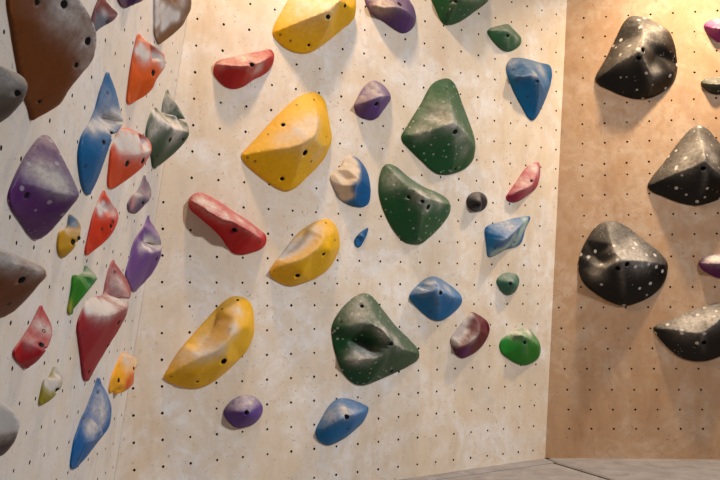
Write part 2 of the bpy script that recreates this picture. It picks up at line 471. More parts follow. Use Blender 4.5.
    for x, y, r in bolts:
        q, h = on_surface(x, y); rm = 1.15 * r / sc * px_scale(wall.p(q[0], q[1], h))
        rm = min(rm, .024)
        if in_poly(R, q[None])[0] and seg_dist(R, q[None])[0] > rm * 1.3: holes.append((q, h, rm))
    def frame2(q):                          # a round bore lies in the slanting face
        e = step * .8; g = height(np.array([q, q + [e, 0], q + [0, e], q - [e, 0], q - [0, e]]))
        nn = np.array([-(g[1] - g[3]) / (2 * e), -(g[2] - g[4]) / (2 * e), 1.0]); nn /= np.linalg.norm(nn)
        e1 = np.cross([0, 1.0, 0], nn); e1 /= np.linalg.norm(e1); e2 = np.cross(nn, e1)
        return np.array([e1[:2], e2[:2]]).T
    holes = [(q, h, rm, frame2(q)) for q, h, rm in holes]
    keep = np.ones(len(G), bool)
    for q, h, rm, B in holes: keep &= np.linalg.norm(G - q, axis=1) > rm * 1.35
    if LP: keep &= np.min(np.linalg.norm(G[:, None] - np.array(LP)[None], axis=2), axis=1) > .45 * step
    G = G[keep]
    if LP and holes:
        pass
    allp = [tuple(r) for r in R]; edges = [(i, (i + 1) % len(R)) for i in range(len(R))]
    s = len(allp); allp += [tuple(g) for g in G]
    s = len(allp); LPk = []
    bad = set(i for i, p in enumerate(LP) if any(np.linalg.norm(p - q) < rm * 1.3 for q, h, rm, B in holes))
    mp = {}
    for i, p in enumerate(LP):
        if i in bad: continue
        mp[i] = len(allp); allp.append(tuple(p))
    edges += [(mp[a], mp[b]) for a, b in LE if a in mp and b in mp]
    K = 10; ring_idx = []
    for q, h, rm, B in holes:
        s = len(allp)
        for i in range(K): allp.append(tuple(q + B @ (rm * np.array([math.cos(2 * math.pi * i / K), math.sin(2 * math.pi * i / K)]))))
        edges += [(s + i, s + (i + 1) % K) for i in range(K)]; ring_idx.append(list(range(s, s + K)))
    out = delaunay_2d_cdt([Vector(p) for p in allp], edges, [], 1, 1e-7)
    Q = np.array([list(p) for p in out[0]]); T = [tuple(f) for f in out[2]]
    new = {}
    for i, src in enumerate(out[3]):
        for k in src: new.setdefault(k, i)
    H = height(Q)
    bnd = np.zeros(len(Q), bool); ringR = [new[i] for i in range(len(R))]; bnd[ringR] = True; H[ringR] = rim
    E = np.array(list({(min(a, b), max(a, b)) for f in T for a, b in zip(f, f[1:] + f[:1])}))
    wgt = np.full(len(Q), .5); wgt[[new[k] for k in mp.values()]] = .06
    for _ in range(smooth):
        S = np.zeros(len(Q)); C = np.zeros(len(Q))
        np.add.at(S, E[:, 0], H[E[:, 1]]); np.add.at(S, E[:, 1], H[E[:, 0]]); np.add.at(C, E[:, 0], 1); np.add.at(C, E[:, 1], 1)
        H = np.where(bnd, H, (1 - wgt) * H + wgt * S / np.maximum(C, 1))
    cw = Q.mean(0); O3 = wall.p(cw[0], cw[1])
    W3 = wall.O + Q[:, :1] * wall.U + Q[:, 1:] * wall.V + H[:, None] * wall.N
    faces = []; 
    hs = [set(new[i] for i in ri) for ri in ring_idx]
    for f in T:
        fs = set(f)
        if any(fs <= k for k in hs): continue
        c = Q[list(f)].mean(0)
        if any(np.linalg.norm(np.linalg.solve(B, c - q)) < rm * .9 for q, h, rm, B in holes): continue
        a, b, d = Q[f[0]], Q[f[1]], Q[f[2]]
        faces.append(f if (b[0] - a[0]) * (d[1] - a[1]) - (b[1] - a[1]) * (d[0] - a[0]) > 0 else f[::-1])
    fm = [0] * len(faces); V = list(W3)
    used = np.array(sorted({i for f in faces for i in f}))
    b = len(V)
    for i in ringR: V.append(wall.p(Q[i][0], Q[i][1], .0004))
    nr = len(ringR)
    for i in range(nr):
        j = (i + 1) % nr; faces.append((ringR[i], b + i, b + j, ringR[j])); fm.append(0)
    # normals for settled chalk
    NV = np.zeros((len(V), 3)); A = np.array([f[:3] for f in faces]); VV = np.array(V)
    fn = np.cross(VV[A[:, 1]] - VV[A[:, 0]], VV[A[:, 2]] - VV[A[:, 0]])
    for k in range(3): np.add.at(NV, A[:, k], fn)
    NV /= np.maximum(np.linalg.norm(NV, axis=1), 1e-12)[:, None]
    up = np.clip((NV[:, 2] - .12) / .7, 0, 1)
    ck = dust * up
    if LP and rc:                           # chalk rubbed onto the raised edges
        d = np.min(np.linalg.norm(Q[:, None] - np.array(LP)[None], axis=2), axis=1)
        ck[:len(Q)] += rc * np.exp(-(d / (1.6 * step)) ** 2) * np.clip(H / max(H.max(), 1e-6) * 1.6 - .4, 0, 1)
    colr = np.tile(np.array(color), (len(V), 1))
    def spot(x, y, r):
        q, h = on_surface(x, y); p = wall.p(q[0], q[1], h); rr = r / sc * px_scale(p) * (1.15 if wall is LEFT else 1)
        return np.exp(-(np.linalg.norm(VV - p, axis=1) / rr) ** 2 * 1.2)
    for x, y, r, k in chalk: ck = np.clip(ck + k * spot(x, y, r), 0, 1)
    for x, y, r, c in list(paint) + [(x, y, r, srgb(226, 221, 217)) for x, y, r in cake]:
        f = np.clip(spot(x, y, r) * 1.9, 0, 1)[:, None]; colr = colr * (1 - f) + np.array(c) * f
    bores = []
    for (q, h, rm, B), ri in zip(holes, ring_idx):
        t = [new[i] for i in ri]; b = len(V); hb = max(min(H[i] for i in t) - 2.2 * rm, .002)
        for i in t: V.append(wall.p(Q[i][0], Q[i][1], hb))
        for i in range(K):
            j = (i + 1) % K; faces.append((t[i], t[j], b + j, b + i)); fm.append(1)
        faces.append(tuple(range(b, b + K))); fm.append(1); bores.append((q, hb, rm * np.linalg.svd(B)[1][-1]))
    extra = len(V) - len(colr)
    colr = np.vstack([colr, np.tile(np.array(color), (extra, 1))]); ck = np.concatenate([ck, np.zeros(extra)])
    root = bpy.data.objects.new('climbing_hold', None); COL.objects.link(root)
    root.location = O3; root.empty_display_size = .05
    root['label'] = label; root['category'] = 'climbing hold'
    root['group'] = {'wall_left': 'climbing holds on the left wall', 'wall_back': 'climbing holds on the back wall', 'wall_right': 'climbing holds on the right wall'}[wall.name]
    me = mesh('grip_body', [v - O3 for v in V], faces, [M_RESIN[speck], M_BORE], smooth=True, fmat=fm)
    ca = me.color_attributes.new('Col', 'FLOAT_COLOR', 'POINT')
    ca.data.foreach_set('color', np.hstack([colr, np.ones((len(colr), 1))]).astype(np.float32).ravel())
    fa = me.attributes.new('chalk', 'FLOAT', 'POINT'); fa.data.foreach_set('value', ck.astype(np.float32))
    link('grip_body', me, root)
    for q, hb, rm in bores:
        fastener('bolt', rm * .88, rm * .7, M_BOLT, root, wall.p(q[0], q[1], hb + rm * .75) - O3, wall.N)
    for x, y in screws:
        q, h = on_surface(x, y)
        if not in_poly(R, q[None])[0]: continue
        e = step * .7; g = height(np.array([q, q + [e, 0], q + [0, e]]))
        nn = wall.N - wall.U * (g[1] - g[0]) / e - wall.V * (g[2] - g[0]) / e; nn /= np.linalg.norm(nn)
        k = np.linalg.norm(Q - q, axis=1).argsort()[:6]; w_ = 1 / (np.linalg.norm(Q[k] - q, axis=1) + 1e-4); h = (H[k] * w_).sum() / w_.sum()
        fastener('screw', .0095, .006, M_SCREW, root, wall.p(q[0], q[1], h) + nn * .0012 - O3, nn)
    return root

PX = (0, 0, 1)
YEL, GRN, BLK = srgb(240, 190, 0), srgb(34, 100, 58), srgb(11, 10, 11)
# ---- left wall
hold('large brown hold with bolt holes, grey-dusted on its outer face, highest on the left wall', LEFT, PX, srgb(136, 78, 20),
     [(6, -5), (10, 30), (15, 60), (22, 95), (27, 108), (36, 118.5, .02), (48, 112, .05), (60, 104, .08), (70, 88, .12), (82, 73, .16), (92, 60, .19), (96, 42, .2), (94, 26, .2), (86, 10, .19), (76, -5, .17), (60, -30, .1), (35, -38, .04), (15, -30)],
     pts=[(55, 30, .15), (72, 45, .185), (50, 70, .11), (30, 40, .065)],
     bolts=[(36, 2, 3), (62, 4, 4), (87, 41, 4), (75.5, 65, 2.6), (38.3, 101.5, 2)], chalk=[(72, 12, 22, .6), (88, 40, 16, .6), (60, 5, 18, .3), (84, 66, 10, .3)])
hold('smooth grey-brown hold tucked beside the large brown hold', LEFT, PX, srgb(104, 92, 82),
     [(-62, 92), (-50, 72), (-25, 60, .04), (0, 66, .1), (10, 70, .13), (20, 75, .16), (27, 83, .18), (26, 92, .18), (23, 100, .16), (15, 110, .12), (7, 118, .08), (-8, 128, .03), (-40, 118)],
     bolts=[(16.7, 93, 3)], chalk=[(5, 80, 16, .5)])
hold('small hold, dull red above and grey below, next to the large brown hold', LEFT, (90, 0, 6), srgb(140, 62, 58),
     [(5, 125), (20, 60), (45, 0), (62, -35), (95, 5, .06), (130, 45, .08), (165, 80, .09), (140, 122, .08), (90, 152, .05), (42, 180, .02), (15, 155)],
     ridges=[[(25, 70, .015), (70, 95, .05), (150, 90, .09)]], screws=[(105, 130)], chalk=[(85, 80, 25, .5)], paint=[(60, 145, 60, srgb(120, 122, 132))])
hold('dark purple hold cut off above the small red and grey hold', LEFT, PX, srgb(72, 28, 86),
     [(116.5, -3), (119, 4), (124, 7.8), (133, 5, .03), (144, -1, .06), (141, -14, .06), (122, -16)], dust=.2)
hold('faceted grey-chalked hold with a brown underside in the corner of two walls', LEFT, PX, srgb(146, 108, 76),
     [(154, -5), (153.5, 20), (153.5, 33), (156, 41), (161, 43.5, .02), (171, 36, .06), (182, 26, .13), (187, 17, .17), (191, 8, .17), (190, -5, .15), (175, -22, .08), (160, -18)],
     ridges=[[(156, 34, .015), (170, 26, .09), (186, 17.5, .172)], [(186, 17.5, .172), (176, 7, .14), (166, -6, .10)]], smooth=0, rnd=.0,
     chalk=[(157, 10, 11, .8), (165, 14, 9, .7), (172, 14, 7, .6), (182, 2, 8, .5), (156, 34, 4, .5)], cake=[(x, y, 4.5) for x, y in [(157, 2), (157, 12), (157, 22), (162, 8), (163, 17), (168, 12), (172, 16), (163, 26), (177, 16), (166, 22)]])
hold('orange hold with a chalky scooped top and pointed tip', LEFT, PX, srgb(226, 104, 26),
     [(137.5, 34), (134, 45), (131, 60), (128, 80), (126, 101), (128, 104), (136, 101, .02), (146, 95, .06), (153, 87.5, .085), (156, 80, .1), (162, 71, .125), (165, 66, .13), (164.5, 57, .13), (163, 53, .115), (150, 43.5, .055)],
     ridges=[[(132, 62.5, .025), (142, 62, .075), (152, 62, .11), (163.5, 60, .135)]], pts=[(143, 51, .01), (151, 55, .03), (142, 80, .055)], bolts=[(152.7, 73, 3)],
     chalk=[(144, 53, 10, .85), (155, 56, 9, .6), (163, 64, 5, .7)], dust=.2, cake=[(x, y, 3.5) for x, y in [(137, 51), (142, 53), (147, 55), (141, 47), (153, 57), (159, 58)]])
hold('tall blue hold with a chalk-filled slot across its middle', LEFT, PX, srgb(0, 114, 166),
     [(106.3, 72), (102, 83), (98.5, 93), (94, 110), (87, 125), (80, 138), (77.5, 150), (77, 158), (78, 170), (80, 182), (82.5, 190), (86, 194.5), (91, 192.5, .01), (97, 181, .035), (103, 165, .06), (108, 150, .08), (113, 137, .105), (119, 130, .12), (123, 122, .11), (121, 113, .09), (119, 104, .075), (115.5, 90, .045), (111, 78, .015)],
     ridges=[[(109, 137, .105), (101, 155, .085), (93, 176, .045), (88, 190, .012)], [(90, 124, .025), (99, 128, .065), (109, 132, .105)], [(97, 116, .006), (105, 121, .01), (112, 125, .025)], [(100, 108, .03), (110, 113, .065), (119, 117, .09)]],
     bolts=[(112.5, 134.2, 2.5), (103.3, 142.5, 2.3)], screws=[(107.5, 92.5), (86, 166)], chalk=[(104, 121, 11, .85), (115, 118, 9, .8), (92, 128, 9, .6), (108, 100, 12, .25)], smooth=1, cake=[(x, y, 4) for x, y in [(91, 126), (96, 124), (101, 127), (106, 124), (111, 119), (116, 117), (120, 120), (107, 129)]])
hold('rounded orange hold, whitened with chalk, with two bolt holes like eyes', LEFT, PX, srgb(216, 84, 36),
     [(110, 150), (108, 167), (106.7, 182), (107.5, 187), (110, 188.5), (118, 186, .02), (130, 177.5, .06), (142, 167.5, .1), (148, 158, .12), (151.3, 151, .125), (151, 145, .12), (147, 138, .1), (140, 133.5, .075), (132, 132, .05), (122, 131, .02), (114, 140)],
     ridges=[[(113, 152, .025), (125, 155, .08), (138, 154, .115), (150, 150, .13)]], pts=[(132, 140, .03)], bolts=[(126.7, 163.7, 3.2), (142.5, 160.8, 3.2)],
     chalk=[(124, 142, 13, .9), (136, 146, 11, .8), (145, 155, 7, .45)], dust=.3, cake=[(x, y, 4.5) for x, y in [(117, 141), (123, 137), (130, 137), (137, 139), (143, 144), (120, 146), (128, 145), (136, 147), (146, 149)]])
hold('grey-green forked hold with a raised fin, dusted grey', LEFT, PX, srgb(38, 84, 58),
     [(166.7, 89.5), (162.5, 102), (160.7, 113), (153.3, 107.5), (148, 119), (145.3, 131), (145.3, 138), (148, 148), (150.5, 158), (151.7, 166), (154, 168.5), (160, 165, .03), (175, 152.5, .1), (186, 140, .155), (188.8, 132.5, .165), (186.5, 122, .14), (180, 110, .09), (172.5, 97.5, .04)],
     ridges=[[(153.8, 110, .03), (163, 121, .085), (174, 129, .135), (188, 132, .168)], [(162, 113, .006), (170, 119, .02), (182, 122, .07)], [(167, 93, .015), (170, 108, .06), (177, 118, .1)]],
     bolts=[(182.7, 139.2, 1.8), (169.5, 140, 2.4)], screws=[(157.7, 156)], chalk=[(160, 122, 12, .6), (175, 126, 12, .7), (168, 104, 12, .55), (152, 132, 10, .4), (172, 140, 10, .3)], smooth=1, dust=.5, cake=[(x, y, 3.2) for x, y in [(154, 113), (158, 118), (163, 122), (168, 125), (174, 128), (180, 128)]])
hold('large purple hold with a chalky band across and white speckles', LEFT, PX, srgb(104, 50, 122),
     [(42.5, 135), (37.5, 138.5), (30, 148), (21.7, 161), (13.3, 178), (8, 192), (7, 198), (10, 208), (20, 223), (28.3, 235), (35, 239.5), (41, 238.7, .02), (50, 231.7, .07), (61.7, 218.3, .13), (71.7, 206, .18), (77.5, 198.3, .2), (78.8, 193, .2), (77.5, 190, .195), (71.7, 176.7, .16), (65, 163, .12), (60, 153, .085), (55, 144, .05), (50, 137, .02)],
     ridges=[[(22, 182, .05), (40, 188, .12), (60, 194, .18), (77, 194, .205)]], pts=[(45, 165, .075), (40, 150, .04), (42, 215, .09)], bolts=[(25.8, 195.3, 3.2)], speck=1,
     chalk=[(42, 172, 13, .7), (55, 180, 12, .7), (66, 188, 9, .6), (28, 172, 8, .4)], dust=.35)
hold('small mustard yellow hold with a blue-grey fin at its back', LEFT, PX, srgb(206, 160, 30),
     [(58.3, 232.5), (56.7, 240), (56.3, 246.7), (57.5, 253.3), (60.8, 257.2), (66.7, 255.8, .015), (73.3, 249, .05), (77.5, 241.7, .075), (79.7, 236.7, .09), (80.2, 231.7, .09), (80.5, 225, .075), (76.7, 219, .05), (71.7, 216.3, .025), (66.7, 225), (64.2, 229)],
     ridges=[[(60, 231, .012), (68, 230.5, .05), (79.5, 231.5, .094)]], pts=[(73, 226, .009)], bolts=[(72.5, 242, 2.8)], screws=[(79, 238)],
     paint=[(72.5, 221, 6.5, srgb(108, 126, 146))], chalk=[(66, 230, 4, .4)], smooth=1, dens=26, dust=.2)
hold('orange-red teardrop hold with a chalky dish under its tip', LEFT, PX, srgb(216, 66, 26),
     [(103.3, 190.3), (99, 198.3), (94, 210), (91.3, 218.3), (87.5, 235), (84.2, 251.7), (85.8, 255), (93.3, 251, .02), (105, 241.7, .055), (113.3, 231.7, .085), (117.5, 221.7, .1), (118.3, 215, .1), (115.8, 208, .085), (111.7, 202.5, .06), (107.5, 196, .03)],
     ridges=[[(92, 217, .015), (102, 219, .06), (112, 216, .09), (117, 215, .1)]], pts=[(101, 209, .006), (108, 209, .022)], bolts=[(110.5, 226.5, 2)], screws=[(101.5, 229), (112.5, 221.5)],
     chalk=[(101, 208, 7, .85), (110, 207, 6, .5), (113, 214, 5, .3)], dust=.25, cake=[(x, y, 3) for x, y in [(99, 207), (102, 204), (104, 209), (100, 212)]])
hold('small mauve-grey comma-shaped hold with one bolt hole', LEFT, PX, srgb(120, 100, 122),
     [(143.7, 175), (141, 182.5), (137.5, 190), (130, 197.5), (126.8, 205), (127.5, 210), (132.5, 213), (139, 211, .02), (145, 205, .05), (150, 199, .075), (151.3, 191, .075), (148.7, 182.5, .045)],
     ridges=[[(131, 199, .02), (140, 196, .055), (150.5, 193, .08)]], pts=[(142, 188, .02)], bolts=[(142.7, 203, 1.8)], chalk=[(138, 197, 7, .5)], paint=[(133, 203, 5, srgb(190, 130, 130))], dens=24)
hold('purple hold with a chalk-filled crease and pointed top', LEFT, PX, srgb(124, 84, 150),
     [(147.8, 215.3), (144, 225), (138.3, 233.3), (134, 240), (131.7, 246.7), (129, 258), (125.5, 270), (124.7, 275), (127, 281), (131.5, 291), (137, 289.5, .01), (145, 281.7, .04), (153.3, 271.7, .08), (160, 258.3, .11), (161.3, 250, .115), (160.8, 240, .11), (157, 231, .08), (150.8, 221.7, .03)],
     ridges=[[(133, 247, .015), (141, 250, .06), (150, 253, .095), (160, 250, .12)], [(139, 240, .005), (145, 243, .012), (151, 248, .04)]], bolts=[(156.7, 258.7, 2)],
     chalk=[(149, 242, 8, .8), (141, 248, 6, .6), (155, 246, 6, .5)], cake=[(x, y, 3.2) for x, y in [(147, 241), (152, 244), (144, 246), (149, 249), (156, 246)]])
hold('brown hold with a single large bolt hole, greyed along its upper edge', LEFT, PX, srgb(136, 78, 24),
     [(-58, 268), (-45, 250), (-20, 246, .04), (0, 250, .09), (10, 253, .12), (21.7, 257.5, .15), (33, 262.5, .175), (41.7, 266.7, .195), (45.8, 272.5, .2), (45, 277.5, .2), (38, 285, .18), (30, 295, .15), (21.7, 304, .115), (11.7, 313, .07), (0, 318.3, .03), (-30, 318), (-55, 298)],
     ridges=[[(0, 262, .1), (20, 266, .16), (43, 273, .205)]], bolts=[(21.3, 280, 4.2)], screws=[(9.5, 304)], chalk=[(15, 262, 14, .5), (36, 272, 12, .55), (0, 256, 12, .5)])
hold('small green wedge hold with a chalky notch behind its lip', LEFT, PX, srgb(58, 142, 36),
     [(71.7, 276.3), (70.8, 285), (69, 297), (66.7, 310), (67.5, 313.5), (71, 312.5, .005), (76.7, 305, .025), (83.3, 296.7, .045), (90, 288.3, .065), (96.3, 280, .085), (96.7, 277.5, .085), (93.3, 272.5, .065), (89, 268.7, .04), (85.8, 267.2, .02), (83.3, 271), (79, 275)],
     ridges=[[(72.5, 277, .015), (84, 275.8, .055), (96, 278.5, .088)], [(80, 279, .045), (72, 304, .01)]], pts=[(88, 272, .007)], chalk=[(86, 272, 5, .6)], paint=[(69, 309, 7, srgb(150, 150, 40))], smooth=0, rnd=.1, dens=26, dust=.25)
hold('tall crimson hold with thick white chalk in its upper pocket', LEFT, PX, srgb(166, 22, 44),
     [(112.5, 259.7), (108.3, 268.3), (104.2, 285), (102.7, 293.3), (93, 297), (85, 303), (81.5, 310), (77.5, 320), (76, 328), (77, 338), (79, 353), (81.7, 375), (83.3, 380), (85.8, 381), (90, 378, .01), (98.3, 363, .035), (108.3, 346.7, .065), (116.7, 333, .09), (124, 320, .12), (127, 313, .13), (129.2, 301.7, .135), (130.8, 291.7, .125), (126.7, 280, .095), (121.7, 271.7, .06), (116.7, 265, .025)],
     ridges=[[(83, 312, .025), (97, 316, .08), (112, 314, .115), (126, 307, .138)], [(104, 293, .008), (112, 299, .02), (122, 302, .06)]], pts=[(97, 304, .012), (113, 275, .03)],
     bolts=[(118.3, 322.5, 2.4), (107.5, 345.8, 1.9), (88.7, 371.7, 1.8)], screws=[(82.5, 335), (114, 271.7)],
     chalk=[(95, 305, 13, 1), (105, 306, 11, .9), (117, 300, 12, .75), (120, 285, 10, .45), (112, 275, 12, .3)], dust=.25, cake=[(x, y, 5) for x, y in [(87, 303), (93, 301), (99, 302), (92, 307), (99, 308), (105, 304), (105, 310), (88, 309), (110, 308)]])
hold('red hold with a leaning pointed top, chalk-rubbed face and one slanted bolt hole', LEFT, PX, srgb(186, 22, 40),
     [(40, 305.3), (35.8, 313), (29, 326), (20, 340), (12.5, 351), (12, 354), (15, 360), (20, 365), (25, 367.5, .005), (29, 367, .015), (36.7, 361.7, .045), (45, 351.7, .085), (50, 341.7, .105), (52, 333.3, .11), (51.7, 326.7, .1), (48.3, 318.3, .065), (43.7, 310, .025)],
     pts=[(36, 338, .06)], bolts=[(41.7, 345, 3)], screws=[(43.2, 331)], chalk=[(40, 326, 9, .7), (30, 342, 7, .35), (48, 330, 6, .4)], dust=.2)
hold('olive and white hold with a fin and notch', LEFT, PX, srgb(164, 152, 18),
     [(53, 366.7), (48.3, 377), (43, 380), (40, 391.7), (38, 403.3), (39.2, 404.7), (48.3, 401.7, .025), (56.7, 394, .06), (61.7, 385, .085), (62, 378.3, .08), (60, 372.5, .05), (56.7, 368.7, .02)],
     ridges=[[(43.5, 381, .012), (52, 379.5, .05), (61.5, 381, .088)]], pts=[(54, 374.5, .006)], bolts=[(57.2, 390.8, 2.6)], chalk=[(50, 384, 8, .95), (57, 374, 7, .8), (58, 383, 6, .7)], smooth=0, dens=26, dust=.2, cake=[(x, y, 3) for x, y in [(46, 383), (51, 382), (56, 381), (52, 387), (55, 372), (58, 376)]])
hold('dark brown hold whitened all over its top, lowest on the left wall', LEFT, PX, srgb(78, 50, 46),
     [(-55, 425), (-45, 405), (-20, 398, .04), (0, 401.7, .09), (6.7, 405, .11), (13.3, 411.7, .14), (18.3, 418.3, .155), (19.2, 425, .16), (16.7, 435, .15), (13.3, 443, .13), (6.7, 451.7, .09), (0, 456.7, .06), (-20, 462, .02), (-48, 448)],
     ridges=[[(-20, 436, .09), (0, 434, .13), (16, 430, .16)]], chalk=[(0, 418, 18, 1), (12, 420, 10, .8), (-15, 420, 14, .8), (5, 438, 12, .35)], cake=[(x, y, 6) for x, y in [(-8, 410), (2, 409), (10, 414), (3, 418), (12, 421), (-5, 420), (5, 426), (14, 426), (-3, 428)]])
hold('blue leaf-shaped hold with a dark stepped crack across its face', LEFT, PX, srgb(0, 112, 172),
     [(97, 378), (94, 386.7), (89, 400), (85, 410), (80.8, 418.3), (76.7, 430), (73.3, 440), (71.7, 448.3), (69.7, 461.7), (69.7, 466.7), (71.7, 468.7), (78.3, 465.8, .012), (86.7, 456.7, .03), (96.7, 443.3, .055), (103.3, 435, .07), (108.3, 427.5, .085), (110.5, 420, .09), (111.3, 408.3, .085), (110, 401.7, .075), (106.7, 393, .045), (101.7, 384, .015)],
     ridges=[[(82, 417, .012), (92, 420.5, .035), (101, 429.5, .06)], [(81.5, 419.5, .022), (91, 423, .055), (99.5, 431.5, .08)], [(78, 441, .03), (90, 441, .06), (102, 434, .08)]],
     screws=[(97.5, 392), (78, 459)], paint=[(x, y, .75, srgb(8, 26, 44)) for x, y in [(82.0, 418.3), (83.0, 418.5), (84.0, 418.8), (85.0, 419.0), (86.0, 419.2), (87.0, 419.6), (88.0, 420.0), (89.0, 420.4), (90.0, 420.8), (91.0, 421.4), (92.0, 422.1), (93.0, 422.8), (94.0, 423.4), (95.0, 424.3), (96.0, 425.3), (97.0, 426.2), (98.0, 427.2), (98.9, 428.1), (99.8, 429.1), (100.6, 430.1), (101.5, 431.0), (101.1, 431.8), (100.8, 432.5), (100.4, 433.2), (100.0, 434.0), (99.7, 434.3), (99.4, 434.6), (99.1, 435.0)]], chalk=[(95, 410, 13, .5), (88, 428, 9, .55), (104, 412, 10, .5), (94, 430, 9, .45), (100, 396, 11, .3), (101, 424, 8, .4)], smooth=0, dens=110)
hold('yellow-orange two-lobed hold beside the corner, chalky on top', LEFT, PX, srgb(246, 182, 40),
     [(118.3, 359), (113.3, 370), (110, 380), (108.3, 390), (109.2, 392.8), (116.7, 389, .02), (119, 388.5, .035), (120.5, 392.8, .05), (126.7, 390, .075), (133.3, 383.3, .105), (133.8, 376.7, .11), (135, 370, .12), (138, 364, .13), (136, 358.3, .115), (130, 356.3, .075), (123.3, 355.8, .03)],
     ridges=[[(117, 366, .035), (126, 371, .09), (134, 371, .12)], [(126, 372, .09), (122, 385, .06)]], pts=[(129, 383, .075)], bolts=[(118.7, 380.3, 2.2), (133.6, 368.5, 1.6)],
     paint=[(129, 384, 6, srgb(206, 92, 30)), (132, 378, 5, srgb(214, 104, 36))], chalk=[(127, 361, 8, .85), (135, 362, 5, .7)], smooth=1, dens=26, dust=.2)

# ---- back wall
A6 = (250, 0, 6)
hold('yellow hold with chalky top and dark underside, highest yellow one on the back wall', MID, A6, YEL,
     [(230, 0), (190, 70), (150, 140), (135, 190), (137, 208), (175, 260), (240, 305), (320, 322), (370, 312), (430, 275), (500, 215, .01), (570, 155, .03), (620, 115, .05), (632, 80, .06), (634, 0, .06), (600, -60, .05), (500, -110), (380, -90), (280, -50)],
     ridges=[[(150, 192, .02), (300, 130, .10), (430, 78, .165), (530, 10, .17), (560, -40, .1)], [(440, 80, .165), (480, 125, .155), (420, 255, .055), (390, 300, .015)]], pts=[(330, 30, .08), (600, 50, .11)],
     bolts=[(470, 100, 14), (572, 33, 11), (352, 270, 9)], screws=[(182, 208), (242, 245)], chalk=[(330, 30, 120, .6), (470, 30, 70, .4)], smooth=1, dust=.35)
hold('red bean-shaped hold with one bolt hole under the highest yellow hold', MID, (190, 30, 6), srgb(180, 36, 42),
     [(140, 235), (160, 190), (240, 165), (330, 145), (430, 125), (480, 118), (500, 140, .01), (500, 185, .015), (470, 240, .015), (430, 275), (370, 305), (320, 340), (260, 354), (210, 340), (165, 300), (143, 265)],
     ridges=[[(165, 205, .03), (250, 215, .085), (350, 215, .105), (430, 190, .085), (480, 160, .04)], [(345, 225, .1), (370, 280, .04)]], bolts=[(376, 206, 16)], screws=[(193, 277)],
     chalk=[(320, 165, 60, .45), (410, 230, 45, .6), (190, 200, 35, .3)], dust=.35)
hold('purple hold with a grey-dusted top between the highest yellow and green holds', MID, (340, 0, 6), srgb(104, 72, 128),
     [(148, -10), (165, 50), (190, 85), (260, 130), (330, 180), (375, 200), (410, 190), (445, 150), (457, 100, .015), (445, 50, .02), (415, 0, .02), (380, -40, .01), (300, -60), (200, -45)],
     ridges=[[(170, 20, .03), (260, 45, .095), (340, 45, .125), (400, 70, .1), (445, 110, .05)]], bolts=[(358, 25, 15)], chalk=[(250, 20, 80, .45)], paint=[(250, 60, 70, srgb(110, 62, 84))])
hold('dark green hold cut off at the top of the back wall', MID, (410, 0, 6), GRN,
     [(125, -15), (150, 50), (180, 120), (205, 148), (230, 153), (290, 135), (380, 75), (465, 5), (485, -40, .01), (400, -110), (280, -125), (160, -70)],
     ridges=[[(290, -10, .16), (255, 70, .09), (225, 130, .03)], [(290, -10, .16), (400, 10, .09), (460, -5, .03)]], bolts=[(285, 5, 12)], screws=[(215, 88), (308, 85), (395, 5)], speck=1, dust=.2)
hold('small sage green hold with one bolt hole above the blue pointed hold', MID, (410, 0, 6), srgb(66, 118, 84),
     [(463, 190), (480, 170), (530, 155), (585, 147), (610, 170), (640, 200), (662, 230), (660, 265), (630, 295), (585, 310), (550, 300), (510, 265), (475, 220)],
     ridges=[[(480, 182, .02), (545, 185, .06), (590, 190, .075), (585, 250, .06), (582, 300, .02)], [(600, 200, .07), (650, 245, .03)]], bolts=[(590, 213, 10)], dens=26, dust=.35, chalk=[(640, 240, 25, .3)])
hold('blue hold pointing downwards with a pale upper face near the corner', MID, (470, 50, 6), srgb(0, 108, 156),
     [(216, 110), (225, 75), (245, 52), (280, 47), (340, 55), (410, 75), (475, 95), (490, 120, .01), (492, 160, .015), (480, 220, .015), (460, 275, .01), (430, 340), (395, 405), (375, 422), (350, 410), (310, 345), (260, 250), (225, 160)],
     ridges=[[(285, 52, .02), (335, 95, .07), (385, 140, .11), (420, 190, .12), (455, 270, .03)], [(228, 140, .03), (310, 160, .09), (380, 150, .11)], [(412, 195, .12), (410, 280, .075), (385, 400, .012)]],
     bolts=[(405, 188, 8)], screws=[(260, 120), (342, 280)], chalk=[(430, 120, 60, .4), (250, 80, 45, .35), (390, 150, 25, .4)], smooth=1)
hold('large yellow hold with chalky scoop and ridge, largest yellow one on the back wall', MID, (230, 80, 4), YEL,
     [(45, 300), (70, 270), (130, 205), (200, 130), (270, 70), (310, 52), (345, 52), (375, 80), (392, 140, .015), (405, 210, .025), (405, 250, .03), (385, 300, .02), (350, 345), (300, 395), (260, 432), (225, 445), (190, 435), (130, 395), (70, 345), (50, 320)],
     ridges=[[(58, 299, .02), (150, 282, .085), (250, 268, .15), (320, 235, .185), (345, 195, .15), (345, 140, .1), (330, 80, .03)], [(290, 262, .17), (280, 320, .12), (245, 425, .03)], [(345, 195, .15), (350, 255, .14), (390, 268, .07)]], pts=[(250, 180, .085), (290, 120, .06)],
     bolts=[(300, 291, 12), (212, 180, 8), (208, 395, 8)], screws=[(70, 310), (336, 79), (267, 100), (152, 218), (325, 325), (386, 228), (100, 325)], chalk=[(280, 205, 65, .75), (330, 160, 45, .5), (200, 240, 40, .35), (350, 300, 40, .3)], smooth=1, dust=.2)
